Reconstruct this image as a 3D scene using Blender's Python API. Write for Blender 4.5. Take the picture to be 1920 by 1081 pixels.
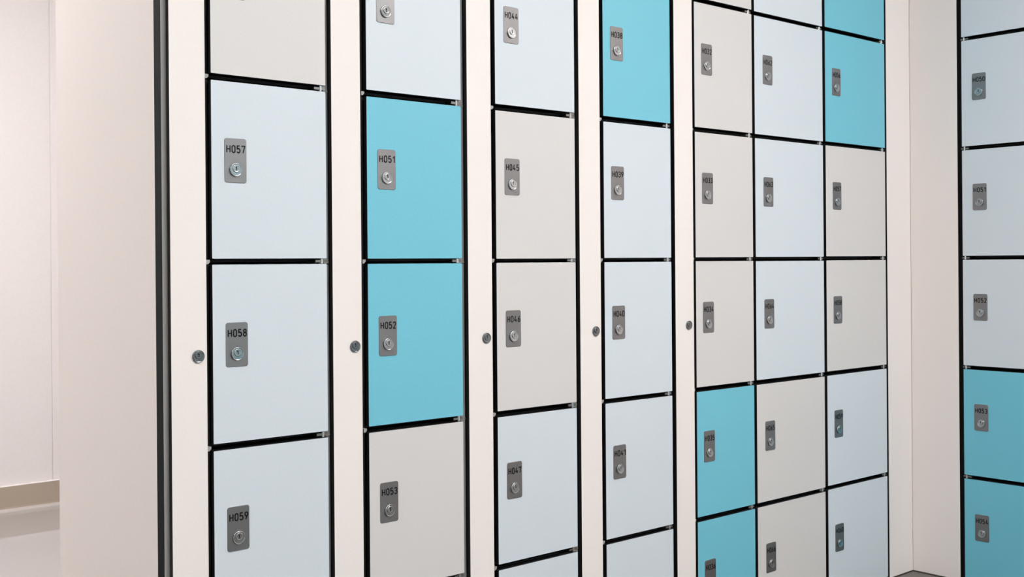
import bpy, bmesh, math, random
from mathutils import Vector, Matrix

# ------------------------------------------------------------------ reset
for o in list(bpy.data.objects):
    bpy.data.objects.remove(o)
scene = bpy.context.scene
COL = scene.collection

# ------------------------------------------------------------------ camera
FPX = 2126.9                      # focal length in pixels of a 1920 px wide frame
YAW, PITCH, ROLL = math.radians(41.0334), math.radians(-0.0590), math.radians(-0.4508)
MID = 0.9805                      # height of the middle joint between lockers
CAM = Vector((0.0, -1.8633, MID - 0.00675))
fwd = Vector((math.sin(YAW)*math.cos(PITCH), math.cos(YAW)*math.cos(PITCH), math.sin(PITCH)))
r0 = Vector((math.cos(YAW), -math.sin(YAW), 0))
u0 = r0.cross(fwd)
rgt = r0*math.cos(ROLL) + u0*math.sin(ROLL)
up = -r0*math.sin(ROLL) + u0*math.cos(ROLL)
cd = bpy.data.cameras.new('camera')
cam = bpy.data.objects.new('camera', cd)
COL.objects.link(cam)
cd.sensor_width = 36
cd.lens = FPX/1920*36
cd.shift_y = -44.37/1920
cd.clip_start = 0.05
M = Matrix.Identity(4)
for i in range(3):
    M[i][0], M[i][1], M[i][2], M[i][3] = rgt[i], up[i], -fwd[i], CAM[i]
cam.matrix_world = M
scene.camera = cam

# ------------------------------------------------------------------ world, view
w = bpy.data.worlds.new('world')
scene.world = w
w.use_nodes = True
w.node_tree.nodes['Background'].inputs[0].default_value = (0.9, 0.95, 1.0, 1)
w.node_tree.nodes['Background'].inputs[1].default_value = 0.05
vs = scene.view_settings
vs.view_transform = 'Standard'
vs.look = 'None'
vs.gamma = 1
vs.use_curve_mapping = False
vs.exposure = 1.33
# ceiling luminaires: (x, y, size x, size y, emission); last two added to light end panel and far wall
LIGHTS = [(1.88, -1.93, 2.4, 0.30, 15.9), (-1.10, -1.30, 1.2, 0.60, 8.0), (0.30, 1.35, 1.2, 0.30, 23.3), (1.75, 0.90, 1.2, 0.30, 5.5)]
CEIL = 2.65

# ------------------------------------------------------------------ materials
def lin(c):
    return tuple(((v/255)/12.92 if v/255 <= .04045 else ((v/255+.055)/1.055)**2.4) for v in c)

def mat(name, col, rough=0.5, metal=0.0, speck=0.0, scale=400.0, bump=0.0, ior=1.5, spec=0.5, coat=0.0):
    """principled surface with a fine procedural speckle and grain"""
    m = bpy.data.materials.new(name)
    m.use_nodes = True
    nt = m.node_tree
    b = nt.nodes['Principled BSDF']
    c = (*col, 1)
    b.inputs['Base Color'].default_value = c
    b.inputs['Roughness'].default_value = rough
    b.inputs['Metallic'].default_value = metal
    b.inputs['IOR'].default_value = ior
    b.inputs['Specular IOR Level'].default_value = spec
    b.inputs['Coat Weight'].default_value = coat
    if speck or bump:
        tc = nt.nodes.new('ShaderNodeTexCoord')
        n = nt.nodes.new('ShaderNodeTexNoise')
        n.inputs['Scale'].default_value = scale
        n.inputs['Detail'].default_value = 3
        nt.links.new(tc.outputs['Object'], n.inputs['Vector'])
        if speck:
            mp = nt.nodes.new('ShaderNodeMapRange')
            mp.inputs['From Min'].default_value = .3
            mp.inputs['From Max'].default_value = .7
            mp.inputs['To Min'].default_value = 1 - speck
            mp.inputs['To Max'].default_value = 1 + speck
            nt.links.new(n.outputs['Fac'], mp.inputs['Value'])
            mul = nt.nodes.new('ShaderNodeVectorMath')
            mul.operation = 'SCALE'
            mul.inputs[0].default_value = col
            nt.links.new(mp.outputs['Result'], mul.inputs['Scale'])
            nt.links.new(mul.outputs['Vector'], b.inputs['Base Color'])
        if bump:
            bp = nt.nodes.new('ShaderNodeBump')
            bp.inputs['Strength'].default_value = bump
            bp.inputs['Distance'].default_value = .0004
            nt.links.new(n.outputs['Fac'], bp.inputs['Height'])
            nt.links.new(bp.outputs['Normal'], b.inputs['Normal'])
    return m

CREAM = mat('cream_laminate', (.800, .742, .715), .55, speck=.02, scale=350, spec=.3)
BLUE = mat("ice_blue_laminate", (.600, .655, .705), .42, speck=.025, scale=350, spec=.5)
GREY = mat("pale_grey_laminate", (.620, .600, .590), .42, speck=.025, scale=350, spec=.5)
TURQ = mat("turquoise_laminate", (.150, .492, .618), .38, speck=.04, scale=350, spec=.55)
BLACK = mat('black_laminate_core', (.009, .009, .0095), .55, speck=.15, scale=900, spec=.28)
CARC = mat('dark_carcass', (.012, .011, .011), .6, spec=.25)
CARG = mat('shaded_cream_carcass', (.30, .29, .285), .55, spec=.3)  # cream carcass edge greyed down, gap shade held in the colour
POST = mat('shaded_cream_post', (.46, .44, .43), .55, spec=.3)  # cream body behind the end gap, recess shade mixed into its colour
PLATE = mat("satin_metal_plate", (.27, .262, .268), .42, metal=1.0, speck=.05, scale=1500, bump=.15)
CHROME = mat('chrome', (.41, .425, .435), .14, metal=1.0)
CHROMEB = mat('polished_pin', (.70, .71, .72), .2, metal=1.0)
CHROMED = mat('dark_chrome', (.20, .21, .22), .15, metal=1.0)
STEEL = mat('zinc_steel', (.22, .215, .21), .4, metal=1.0)
CLIP = mat('grey_clip', (.34, .335, .325), .45)
COVE = mat('light_cove_joint', (.52, .47, .44), .5)
INK = mat('black_ink', (.004, .004, .004), .5, spec=.3)
WALL = mat('wall_paint', (.80, .755, .745), .6, speck=.015, scale=120, bump=.1, spec=.3)
SKIRT = mat("taupe_skirting", (.44, .365, .29), .45, speck=.02, scale=300)
FLOORD = mat("grey_brown_vinyl", (.14, .125, .112), .45, speck=.18, scale=260, spec=.35)
FLOORL = mat("light_grey_vinyl", (.39, .36, .355), .035, speck=.03, scale=150, ior=1.5)
SEAL = mat('dark_sealant', (.05, .045, .04), .6)
PAINTW = mat('white_paint', (.85, .85, .84), .6, spec=.3, speck=.01)

def emat(name, s):
    m = bpy.data.materials.new(name)
    m.use_nodes = True
    b = m.node_tree.nodes['Principled BSDF']
    b.inputs['Base Color'].default_value = (.9, .9, .9, 1)
    b.inputs['Emission Color'].default_value = (1.0, .975, .955, 1)
    b.inputs['Emission Strength'].default_value = s
    return m

# ------------------------------------------------------------------ mesh helpers
def box(bm, x0, x1, y0, y1, z0, z1, mi=0, front=None, bevel=0.0, fm=None):
    """axis box; faces looking to -Y get material index `front` when given;
    fm maps a direction key (+x -x +y -y +z -z) to a material index"""
    v = [bm.verts.new(p) for p in ((x0, y0, z0), (x1, y0, z0), (x1, y1, z0), (x0, y1, z0),
                                   (x0, y0, z1), (x1, y0, z1), (x1, y1, z1), (x0, y1, z1))]
    fs = {}
    for key, idx in (('-z', (3, 2, 1, 0)), ('+z', (4, 5, 6, 7)), ('-y', (0, 1, 5, 4)),
                     ('+x', (1, 2, 6, 5)), ('+y', (2, 3, 7, 6)), ('-x', (3, 0, 4, 7))):
        f = bm.faces.new([v[i] for i in idx])
        f.material_index = mi
        fs[key] = f
    if front is not None:
        fs['-y'].material_index = front
    if fm:
        for k, i in fm.items():
            fs[k].material_index = i
    return fs

def disc_stack(bm, cx, cz, prof, seg=32, mi=0):
    """solid of revolution about the Y axis: prof = [(radius, y), ...] from back to front, closed by a cap"""
    rings = []
    for r, y in prof:
        rings.append([bm.verts.new((cx + r*math.cos(2*math.pi*i/seg), y, cz + r*math.sin(2*math.pi*i/seg))) for i in range(seg)])
    for a, b in zip(rings, rings[1:]):
        for i in range(seg):
            f = bm.faces.new((a[i], a[(i+1) % seg], b[(i+1) % seg], b[i]))
            f.material_index = mi
            f.smooth = True
    f = bm.faces.new(rings[-1]); f.material_index = mi
    f = bm.faces.new(list(reversed(rings[0]))); f.material_index = mi

def rrect(x0, x1, z0, z1, r, n=6):
    pts = []
    for cx, cz, a0 in ((x1-r, z1-r, 0), (x0+r, z1-r, 90), (x0+r, z0+r, 180), (x1-r, z0+r, 270)):
        for i in range(n+1):
            a = math.radians(a0 + 90*i/n)
            pts.append((cx + r*math.cos(a), cz + r*math.sin(a)))
    return pts

def rplate(bm, x0, x1, z0, z1, r, yb, yf, ch, mi_front=0, mi_side=0, n=6):
    """rounded rectangle slab with a small chamfer on its front (-Y) rim"""
    loops = []
    for d, y in ((0, yb), (0, yf + ch), (ch, yf)):
        loops.append([bm.verts.new((x, y, z)) for x, z in rrect(x0+d, x1-d, z0+d, z1-d, max(r-d, 1e-5), n)])
    N = len(loops[0])
    for k, (a, b) in enumerate(zip(loops, loops[1:])):
        for i in range(N):
            f = bm.faces.new((a[i], b[i], b[(i+1) % N], a[(i+1) % N]))
            f.material_index = mi_front if (k == 1 and mi_front != mi_side and False) else mi_side
    f = bm.faces.new(loops[-1]); f.material_index = mi_front
    f = bm.faces.new(list(reversed(loops[0]))); f.material_index = mi_side

def finish(name, bm, mats, parent=None):
    bmesh.ops.recalc_face_normals(bm, faces=bm.faces)
    me = bpy.data.meshes.new(name)
    bm.to_mesh(me)
    bm.free()
    for m in (mats if isinstance(mats, (list, tuple)) else [mats]):
        me.materials.append(m)
    o = bpy.data.objects.new(name, me)
    COL.objects.link(o)
    if parent:
        o.parent = parent
    return o

def struct(name, boxes, m):
    bm = bmesh.new()
    for b in boxes:
        box(bm, *b)
    o = finish(name, bm, m)
    o['kind'] = 'structure'
    return o

def thing(name, label, cat, loc=(0, 0, 0), rotz=0, group=None):
    o = bpy.data.objects.new(name, None)
    o.empty_display_size = .1
    COL.objects.link(o)
    o.location = loc
    o.rotation_euler = (0, 0, rotz)
    o['label'] = label
    o['category'] = cat
    if group:
        o['group'] = group
    return o

# ------------------------------------------------------------------ the room
XR = 3.2805            # right-hand locker front plane
YB = 2.887             # far wall of the corridor
XE = 0.8130            # outer face of the end panel
DEP = 0.470            # depth of the locker bank
TOPZ = 1.980
struct('floor', [(-3.0, XR+.6, -3.3, DEP, -.06, 0)], FLOORD)
struct('floor', [(-3.0, XR+.6, DEP, YB+.1, -.06, 0)], FLOORL)
struct('ceiling', [(-3.1, XR+.7, -3.4, YB+.2, CEIL, CEIL+.1)], PAINTW)
struct('wall_far', [(-3.0, 1.6263, YB, YB+.1, 0, CEIL), (1.6295, XR+.6, YB, YB+.1, 0, CEIL),
                    (1.6263, 1.6295, YB+.003, YB+.1, 0, CEIL)], WALL)
struct('wall_left', [(-3.1, -3.0, -3.4, YB+.1, 0, CEIL)], WALL)
struct('wall_rear', [(.90, XR+.6, DEP+.001, DEP+.1, 0, CEIL)], WALL)
struct('wall_front', [(XE, XR+.5, 0, DEP, TOPZ, CEIL)], CREAM)
struct('wall_right', [(XR+.50, XR+.6, -3.3, DEP, 0, CEIL), (XR, XR+.499, -.5065, -.0005, TOPZ, CEIL),
                      (XR, XR+.499, -3.3, -.5070, 0, CEIL)], CREAM)
# skirting along the far wall: square top edge, small cove where it meets the floor
bm = bmesh.new()
prof = [(0, 0), (-.030, 0), (-.0285, .004), (-.022, .0075), (-.019, .013), (-.018, .020), (-.018, .1015), (-.016, .1035), (0, .1035)]
ends = []
for x in (-3.0, XR+.6):
    ends.append([bm.verts.new((x, YB+dy, z)) for dy, z in prof])
for i in range(len(prof)):
    j = (i+1) % len(prof)
    f = bm.faces.new((ends[0][i], ends[0][j], ends[1][j], ends[1][i]))
    f.material_index = {1: 2, 2: 2, 3: 2, 6: 1, 7: 1}.get(i, 0)  # top faces take the pale wall colour to paint the lit ledge
bm.faces.new(ends[0]); bm.faces.new(list(reversed(ends[1])))
o = finish('baseboard_far', bm, [SKIRT, WALL, COVE]); o['kind'] = 'structure'
# sealant joint between floor and panels in the corner
struct('trim_1', [(3.1431, XR-.0025, -.0020, 0, .0001, .0022), (XR-.0025, XR, -.1565, 0, .0001, .0030)], SEAL)
# the opposite wall, behind the photographer: a patchwork of the same laminate doors
m = bpy.data.materials.new('door_patchwork')
m.use_nodes = True
nt = m.node_tree
bs = nt.nodes['Principled BSDF']
bs.inputs['Roughness'].default_value = .5
tc = nt.nodes.new('ShaderNodeTexCoord')
sn = nt.nodes.new('ShaderNodeVectorMath'); sn.operation = 'SNAP'; sn.inputs[1].default_value = (.33, 10, .33)
wn = nt.nodes.new('ShaderNodeTexWhiteNoise')
cr = nt.nodes.new('ShaderNodeValToRGB')
cr.color_ramp.interpolation = 'CONSTANT'
cr.color_ramp.elements[0].color = (.63, .69, .74, 1)
cr.color_ramp.elements[1].position = .35; cr.color_ramp.elements[1].color = (.165, .525, .635, 1)
e = cr.color_ramp.elements.new(.68); e.color = (.64, .62, .61, 1)
nt.links.new(tc.outputs['Object'], sn.inputs[0])
nt.links.new(sn.outputs[0], wn.inputs['Vector'])
nt.links.new(wn.outputs['Value'], cr.inputs['Fac'])
nt.links.new(cr.outputs['Color'], bs.inputs['Base Color'])
struct('wall_back', [(-3.1, XR+.6, -3.4, -3.3, 0, CEIL)], m)

# ------------------------------------------------------------------ ceiling lights
for i, (lx, ly, sx, sy, em) in enumerate(LIGHTS):
    where = ['above the aisle before the lockers', 'further left, behind the camera', 'over the corridor left of the end panel, added to light it', 'over the corridor in back of the lockers, added to light the far wall'][i]
    t = thing('ceiling_light', 'white recessed ceiling light panel ' + where, 'light', (lx, ly, CEIL))
    bm = bmesh.new()
    f = .03
    box(bm, -sx/2-f, sx/2+f, -sy/2-f, -sy/2, -.02, 0)
    box(bm, -sx/2-f, sx/2+f, sy/2, sy/2+f, -.02, 0)
    box(bm, -sx/2-f, -sx/2, -sy/2, sy/2, -.02, 0)
    box(bm, sx/2, sx/2+f, -sy/2, sy/2, -.02, 0)
    finish('light_frame', bm, PAINTW, t)
    bm = bmesh.new()
    box(bm, -sx/2, sx/2, -sy/2, sy/2, -.012, -.004)
    finish('diffuser', bm, emat('light_diffuser_%d' % i, em), t)

# ------------------------------------------------------------------ lettering (condensed technical numerals)
def arc(cx, cz, rx, rz, a0, a1, n=10):
    return [(cx + rx*math.cos(math.radians(a0+(a1-a0)*i/n)), cz + rz*math.sin(math.radians(a0+(a1-a0)*i/n))) for i in range(n+1)]

GL = {  # strokes in a box 0..w by 0..1
    'H': (.50, [[(0, 0), (0, 1)], [(.50, 0), (.50, 1)], [(0, .5), (.50, .5)]]),
    '0': (.46, [arc(.23, .77, .23, .23, 0, 180) + arc(.23, .23, .23, .23, 180, 360) + [(.46, .77)]]),
    '1': (.26, [[(0, .74), (.26, 1), (.26, 0)]]),
    '2': (.46, [arc(.23, .76, .23, .24, 170, -30) + [(0, 0), (.48, 0)]]),
    '3': (.46, [arc(.22, .765, .22, .235, 160, -90) + [(.14, .53)], arc(.22, .27, .24, .27, 90, -160)]),
    '4': (.50, [[(.26, 1), (0, .26), (.50, .26)], [(.36, .52), (.36, 0)]]),
    '5': (.46, [[(.43, 1), (.04, 1), (.02, .53)] + arc(.22, .32, .24, .30, 120, 0, 8) + arc(.22, .29, .24, .29, 0, -160, 10)]),
    '6': (.46, [[(.34, 1), (.04, .42)], arc(.23, .27, .23, .27, 0, 360, 20)]),
    '7': (.46, [[(0, .86), (0, 1), (.46, 1), (.16, 0)]]),
    '8': (.46, [arc(.23, .765, .20, .235, 0, 360, 18), arc(.23, .27, .23, .27, 0, 360, 20)]),
    '9': (.46, [[(.12, 0), (.42, .58)], arc(.23, .73, .23, .27, 0, 360, 20)]),
}

def lettering(bm, text, x0, z0, width, height, y, sw=.0022):
    gaps = .34
    tw = sum(GL[c][0] for c in text) + gaps*(len(text)-1)
    s = (width - sw)/tw          # horizontal scale
    hz = height - sw
    x = x0 + sw/2
    for c in text:
        wd, strokes = GL[c]
        for st in strokes:
            P = [(x + px*s, z0 + sw/2 + pz*hz) for px, pz in st]
            # one closed ribbon outline per stroke, quads plus round joints
            for a, b in zip(P, P[1:]):
                dx, dz = b[0]-a[0], b[1]-a[1]
                L = math.hypot(dx, dz)
                if L < 1e-7:
                    continue
                nx, nz = -dz/L*sw/2, dx/L*sw/2
                vs_ = [bm.verts.new((qx, y, qz)) for qx, qz in ((a[0]-nx, a[1]-nz), (b[0]-nx, b[1]-nz), (b[0]+nx, b[1]+nz), (a[0]+nx, a[1]+nz))]
                bm.faces.new(vs_)
            closed = len(P) > 12 and math.hypot(P[0][0]-P[-1][0], P[0][1]-P[-1][1]) < 1e-5
            for q in (P[1:-1] if not closed else P):
                vs_ = [bm.verts.new((q[0]+sw/2*math.cos(k*math.pi/4), y-.00002, q[1]+sw/2*math.sin(k*math.pi/4))) for k in range(8)]
                bm.faces.new(vs_)
        x += (wd + gaps)*s
    r = bmesh.ops.extrude_face_region(bm, geom=list(bm.faces))
    bmesh.ops.translate(bm, verts=[v for v in r['geom'] if isinstance(v, bmesh.types.BMVert)], vec=(0, -.00025, 0))

def lock_bm(cx, cz, y, R=.0122, dark=False):
    """round cam lock: bevelled collar, dished face, raised off-centre plug with a keyhole"""
    bm = bmesh.new()
    disc_stack(bm, cx, cz, [(R, y), (R, y-.0020), (R-.0003, y-.0026), (R-.0010, y-.0029), (R-.0014, y-.0028), (R-.0019, y-.0024), (R-.0021, y-.0024)], 36)
    pz = cz + .0022
    disc_stack(bm, cx, pz, [(.0070, y-.0020), (.0070, y-.0029), (.0067, y-.0034), (.0060, y-.0036), (.0052, y-.0034), (.0050, y-.0033)], 28)
    # keyhole: slot with a wider head, sunk look from dark faces
    box(bm, cx-.0008, cx+.0008, y-.00335, y-.0031, pz-.0034, pz+.0038, 1)
    box(bm, cx-.0016, cx+.0008, y-.00338, y-.0031, pz+.0008, pz+.0034, 1)
    return bm

# ------------------------------------------------------------------ lockers
TH = .0105             # door thickness
G = .01145             # joint between doors
H = .33
def zk(k):
    return MID + k*H
# measured small height errors (mm) of door edges: (column, boundary, above/below)
JIT = {0: {(1, 1): -.9, (1, -1): -1.0, (0, 1): .3, (0, -1): 1.6, (-1, 1): 1.6, (-1, -1): 1.1},
       1: {(1, 1): .6, (1, -1): -.7, (0, 1): -.6, (0, -1): .9, (-1, 1): .2, (-1, -1): -.5, (-2, 1): .5},
       2: {(1, 1): 1.5, (1, -1): -.6, (0, 1): -1.8, (0, -1): 1.3, (-1, 1): -.2, (-1, -1): -1.5, (-2, 1): -.1, (-2, -1): -.8},
       3: {(1, 1): 1.8, (1, -1): .5, (0, 1): -1.1, (0, -1): .9, (-1, 1): -1.7, (-1, -1): -.9, (-2, 1): -1.5, (-2, -1): -1.4},
       4: {(2, -1): -.3, (1, 1): .4, (1, -1): -.1, (0, 1): -.3, (0, -1): 1.7, (-1, 1): -.3, (-1, -1): -.3, (-2, 1): -.1, (-2, -1): -.4},
       5: {(2, 1): -1.7, (2, -1): -1.0, (1, 1): -.3, (1, -1): .3, (0, 1): .2, (0, -1): .8, (-1, 1): 0, (-1, -1): -.8, (-2, 1): .2, (-2, -1): .1},
       6: {(2, 1): -.1, (2, -1): -.4, (1, 1): 1.2, (1, -1): 1.6, (0, 1): 1.2, (0, -1): 1.6, (-1, 1): .8, (-1, -1): .2, (-2, 1): 2.3, (-2, -1): 2.7},
       7: {}}
HG = .0056              # joint between locker bodies, bridged by the hinges
# door edges x0, x1 ; body extents x0, x1 ; plate offset
COLS = [(.9179, 1.1537, .9125, 1.1660, .0250), (1.2465, 1.4828, 1.2410, 1.4990, .0250),
        (1.5771, 1.8148, 1.5715, 1.8280, .0252), (1.9086, 2.1457, 1.9030, 2.1602, .0250),
        (2.2391, 2.4764, 2.2335, 2.4819, .0268), (2.4875, 2.8049, 2.4820, 2.8112, .0360),
        (2.8177, 3.1344, 2.8113, 3.1425, .0345), (.1704, .4890, .1640, .5060, .0330)]
B_, G_, T_ = BLUE, GREY, TURQ
COLOR = {0: [B_, G_, B_, B_, B_, G_], 1: [G_, B_, T_, T_, G_, B_], 2: [G_, B_, G_, G_, B_, B_],
         3: [B_, T_, B_, B_, B_, B_], 4: [G_, G_, G_, G_, T_, T_], 5: [B_, B_, B_, B_, G_, G_],
         6: [T_, T_, G_, G_, B_, B_], 7: [B_, B_, B_, B_, T_, T_]}
CN = {BLUE: 'ice-blue', GREY: 'pale grey', TURQ: 'turquoise'}
FIRST = [55, 49, 43, 37, 31, 61, 55, 49]
# lockers whose number the photo shows at least in part
SHOWN = {0: (2, 3, 4), 1: (2, 3, 4), 2: (1, 2, 3, 4), 3: (1, 2, 3, 4), 4: (1, 2, 3, 4, 5),
         5: (1, 2, 3, 4, 5), 6: (1, 2, 3, 4, 5), 7: (1, 2, 3, 4, 5)}
WHERE = ['in the column beside the black-edged end panel', 'in the second column from the left',
         'in the third column from the left', 'in the fourth column from the left',
         'in the narrow column left of the wide columns', 'in the middle wide column of the main wall',
         'in the last wide column before the corner', 'on the right side wall']
ROWN = ['top', 'second', 'third', 'fourth', 'fifth', 'bottom']
hinge_mesh = None

def make_locker(c, r):
    x0, x1, b0, b1, off = COLS[c]
    j = JIT[c]
    kt, kb = 3-r, 2-r
    zt = zk(kt) - G/2 + j.get((kt, -1), 0)/1000
    zb = zk(kb) + G/2 + j.get((kb, 1), 0)/1000
    zbt = zk(kt)
    zbb = zk(kb)
    if r == 5:
        zb, zbb = .010, .0005
    if r == 0:
        zbt = TOPZ - .001
        zt = min(zt, TOPZ - .008)
    num = 'H%03d' % (FIRST[c] + r)
    shown = r in SHOWN[c]
    cm = COLOR[c][r]
    if shown:
        lab = '%s locker numbered %s, %s' % (CN[cm], num, WHERE[c])
    elif c < 2 and r == 1:
        lab = '%s locker cut off at the top, %s' % (CN[cm], WHERE[c])
    else:
        lab = '%s locker, %s row, %s' % (CN[cm], ROWN[r], WHERE[c])
    if c == 7:
        loc, rz = (XR, 0, zbb), -math.pi/2     # local +x runs along world -Y, front faces -X
    else:
        loc, rz = (0, 0, zbb), 0
    t = thing('locker', lab, 'locker', (0, 0, 0), 0, 'lockers in the %s' % ('side wall column' if c == 7 else 'main wall'))
    ox, oz = x0, zbb
    if c == 7:
        t.location = (XR, -x0, zbb); t.rotation_euler = (0, 0, rz)
    else:
        t.location = (x0, 0, zbb)
    W = x1 - x0
    bl, br = b0 - x0, b1 - x0
    bh = zbt - zbb
    # body: open-fronted box, dark shelves, right cheek darkened in colour for the gap's shade
    bm = bmesh.new()
    y0, y1, tk = TH + .0030, DEP - .002, .005
    tr = .013
    box(bm, bl, bl+tk, y0, y1, 0, bh-HG)
    box(bm, br-tr, br-.0004, y0, y1, 0, bh-HG, 1)
    box(bm, bl+tk, br-tr, y0+.012, y1, 0, tk)
    box(bm, bl+tk, br-tr, y0+.012, y1, bh-tk-HG, bh-HG)
    box(bm, bl+tk, br-tr, y1-tk, y1, tk, bh-tk-HG)
    finish('body', bm, [CARC, CARG if c < 3 else CARC], t)
    # door leaf
    bm = bmesh.new()
    rplate(bm, 0, W, zb-oz, zt-oz, .0018, TH, 0, .0003, 0, 1, 3)
    door = finish('door', bm, [cm, BLACK], t)
    # number plate, lock and lettering
    px0, pw, ph = off, .0432, .0795
    pz1 = zk(kt) - .1083 - oz
    pz0 = pz1 - ph
    bm = bmesh.new()
    rplate(bm, px0, px0+pw, pz0, pz1, .0046, 0, -.0012, .0004, 0, 0, 6)
    finish('number_plate', bm, PLATE, door)
    if shown:
        bm = bmesh.new()
        lettering(bm, num, px0+.0034, pz1-.0118-.0146, .0376, .0146, -.00122)
        finish('number_lettering', bm, INK, door)
    bm = lock_bm(px0+pw/2, pz1-.0563, -.0012)
    lk = finish('lock', bm, [CHROME, INK], door)
    # hinge lug with its vertical pin in the joint under the door
    if r < 5:
        bm = bmesh.new()
        if c == 7:
            hx0, hx1 = -.004, .020
        else:
            hx0, hx1 = W-.0225, W+.0015
        lo = -G/2 + JIT[c].get((kb, -1), 0)/1000      # top edge of the door below
        hi = zb - zbb
        zc = (lo + hi)/2
        box(bm, hx0, hx1, .0042, y0+.030, zc-.0024, zc+.0024)
        pxm = (hx0+hx1)/2 + (.002 if c != 7 else -.002)
        seg = 14
        pin = bmesh.ops.create_cone(bm, cap_ends=True, segments=seg, radius1=.0033, radius2=.0033, depth=hi-lo-.0010,
                              matrix=Matrix.Translation((pxm, .0058, zc)))
        for f in {f for v in pin['verts'] for f in v.link_faces}:
            f.material_index = 1
        if c < 3:      # knuckle on the cheek edge beside the lug
            box(bm, W+.0015, br-.0005, y0-.0010, y0+.020, max(lo+.0004, -.0054), 0, 2)
        finish('hinge', bm, [STEEL, CHROMEB, CARG], t)
        if c < 5:
            bm = bmesh.new()
            zc = max(-.0010, lo+.0046)
            xl = bl + .0001
            # small bevelled stop clip at the latch side
            vs_ = []
            for y in (.0022, y0+.006):
                vs_.append([bm.verts.new(p) for p in ((xl-.0049, y, zc-.0042), (xl-.0012, y, zc-.0038), (xl+.0022, y, zc-.0004), (xl+.0022, y, zc+.0036), (xl-.0049, y, zc+.0040))])
            bm.faces.new(vs_[0]); bm.faces.new(list(reversed(vs_[1])))
            for i in range(5):
                bm.faces.new((vs_[0][i], vs_[1][i], vs_[1][(i+1) % 5], vs_[0][(i+1) % 5]))
            finish('stop_clip', bm, CLIP, t)
    return t

for c in range(8):
    for r in range(6):
        make_locker(c, r)

# ------------------------------------------------------------------ upright panels between the columns
LZ = MID - .1650
def upright(x0, x1, label, lock=None, side=False, back=(None, None), bmat=CARC):
    """full-height laminate panel with black core edges, backing post and cam lock"""
    t = thing('upright_panel', label, 'panel', (XR if side else x0, -x0 if side else 0, 0), -math.pi/2 if side else 0,
              'cream panels standing between the locker columns' if lock else None)
    W = x1-x0
    bm = bmesh.new()
    rplate(bm, 0, W, .0035, TOPZ-.003, .0006, TH, 0, .0003, 0, 1, 2)
    pn = finish('panel', bm, [CREAM, BLACK], t)
    bm = bmesh.new()
    a, b = back
    box(bm, a-x0, b-x0, TH+.0032, .06, .0005, TOPZ-.001)
    finish('backing_post', bm, bmat, t)
    if lock:
        bm = lock_bm(lock-x0, LZ, 0, .0113)
        finish('lock', bm, [CHROMED, INK], t)
    return t

upright(.8401, .9070, 'cream upright panel with cam lock, nearest the black-edged end panel', .8901, back=(.8266, .9120), bmat=POST)
upright(1.1660, 1.2323, 'cream upright panel with cam lock, between first and second locker columns', 1.2156, back=(1.1663, 1.2405))
upright(1.4988, 1.5648, 'cream upright panel with cam lock, between second and third locker columns', 1.5476, back=(1.4993, 1.5711))
upright(1.8280, 1.8966, 'cream upright panel with cam lock, between third and fourth locker columns', 1.8782, back=(1.8283, 1.9026))
upright(2.1601, 2.2306, 'cream upright panel with cam lock, between fourth and fifth locker columns', 2.2103, back=(2.1605, 2.2331))
upright(3.1431, XR-.0002, 'plain cream filler panel without lock, left side of the inner corner', back=(3.1433, XR-.001))
upright(.0003, .1565, 'plain cream filler panel on the side wall, right of the inner corner', side=True, back=(.012, .1636))
# end panel
bm = bmesh.new()
fs = box(bm, XE, .8261, -.0002, DEP, .003, TOPZ-.0005, 1, fm={'-x': 0, '+x': 0})
bmesh.ops.bevel(bm, geom=[e for e in bm.edges if abs(e.verts[0].co.y - e.verts[1].co.y) < 1e-6 and e.verts[0].co.y < 0], offset=.0004, segments=1, affect='EDGES')
o = finish('end_panel', bm, [CREAM, BLACK])
o['label'] = 'wide cream end panel with black front edge closing the locker row at left'
o['category'] = 'panel'
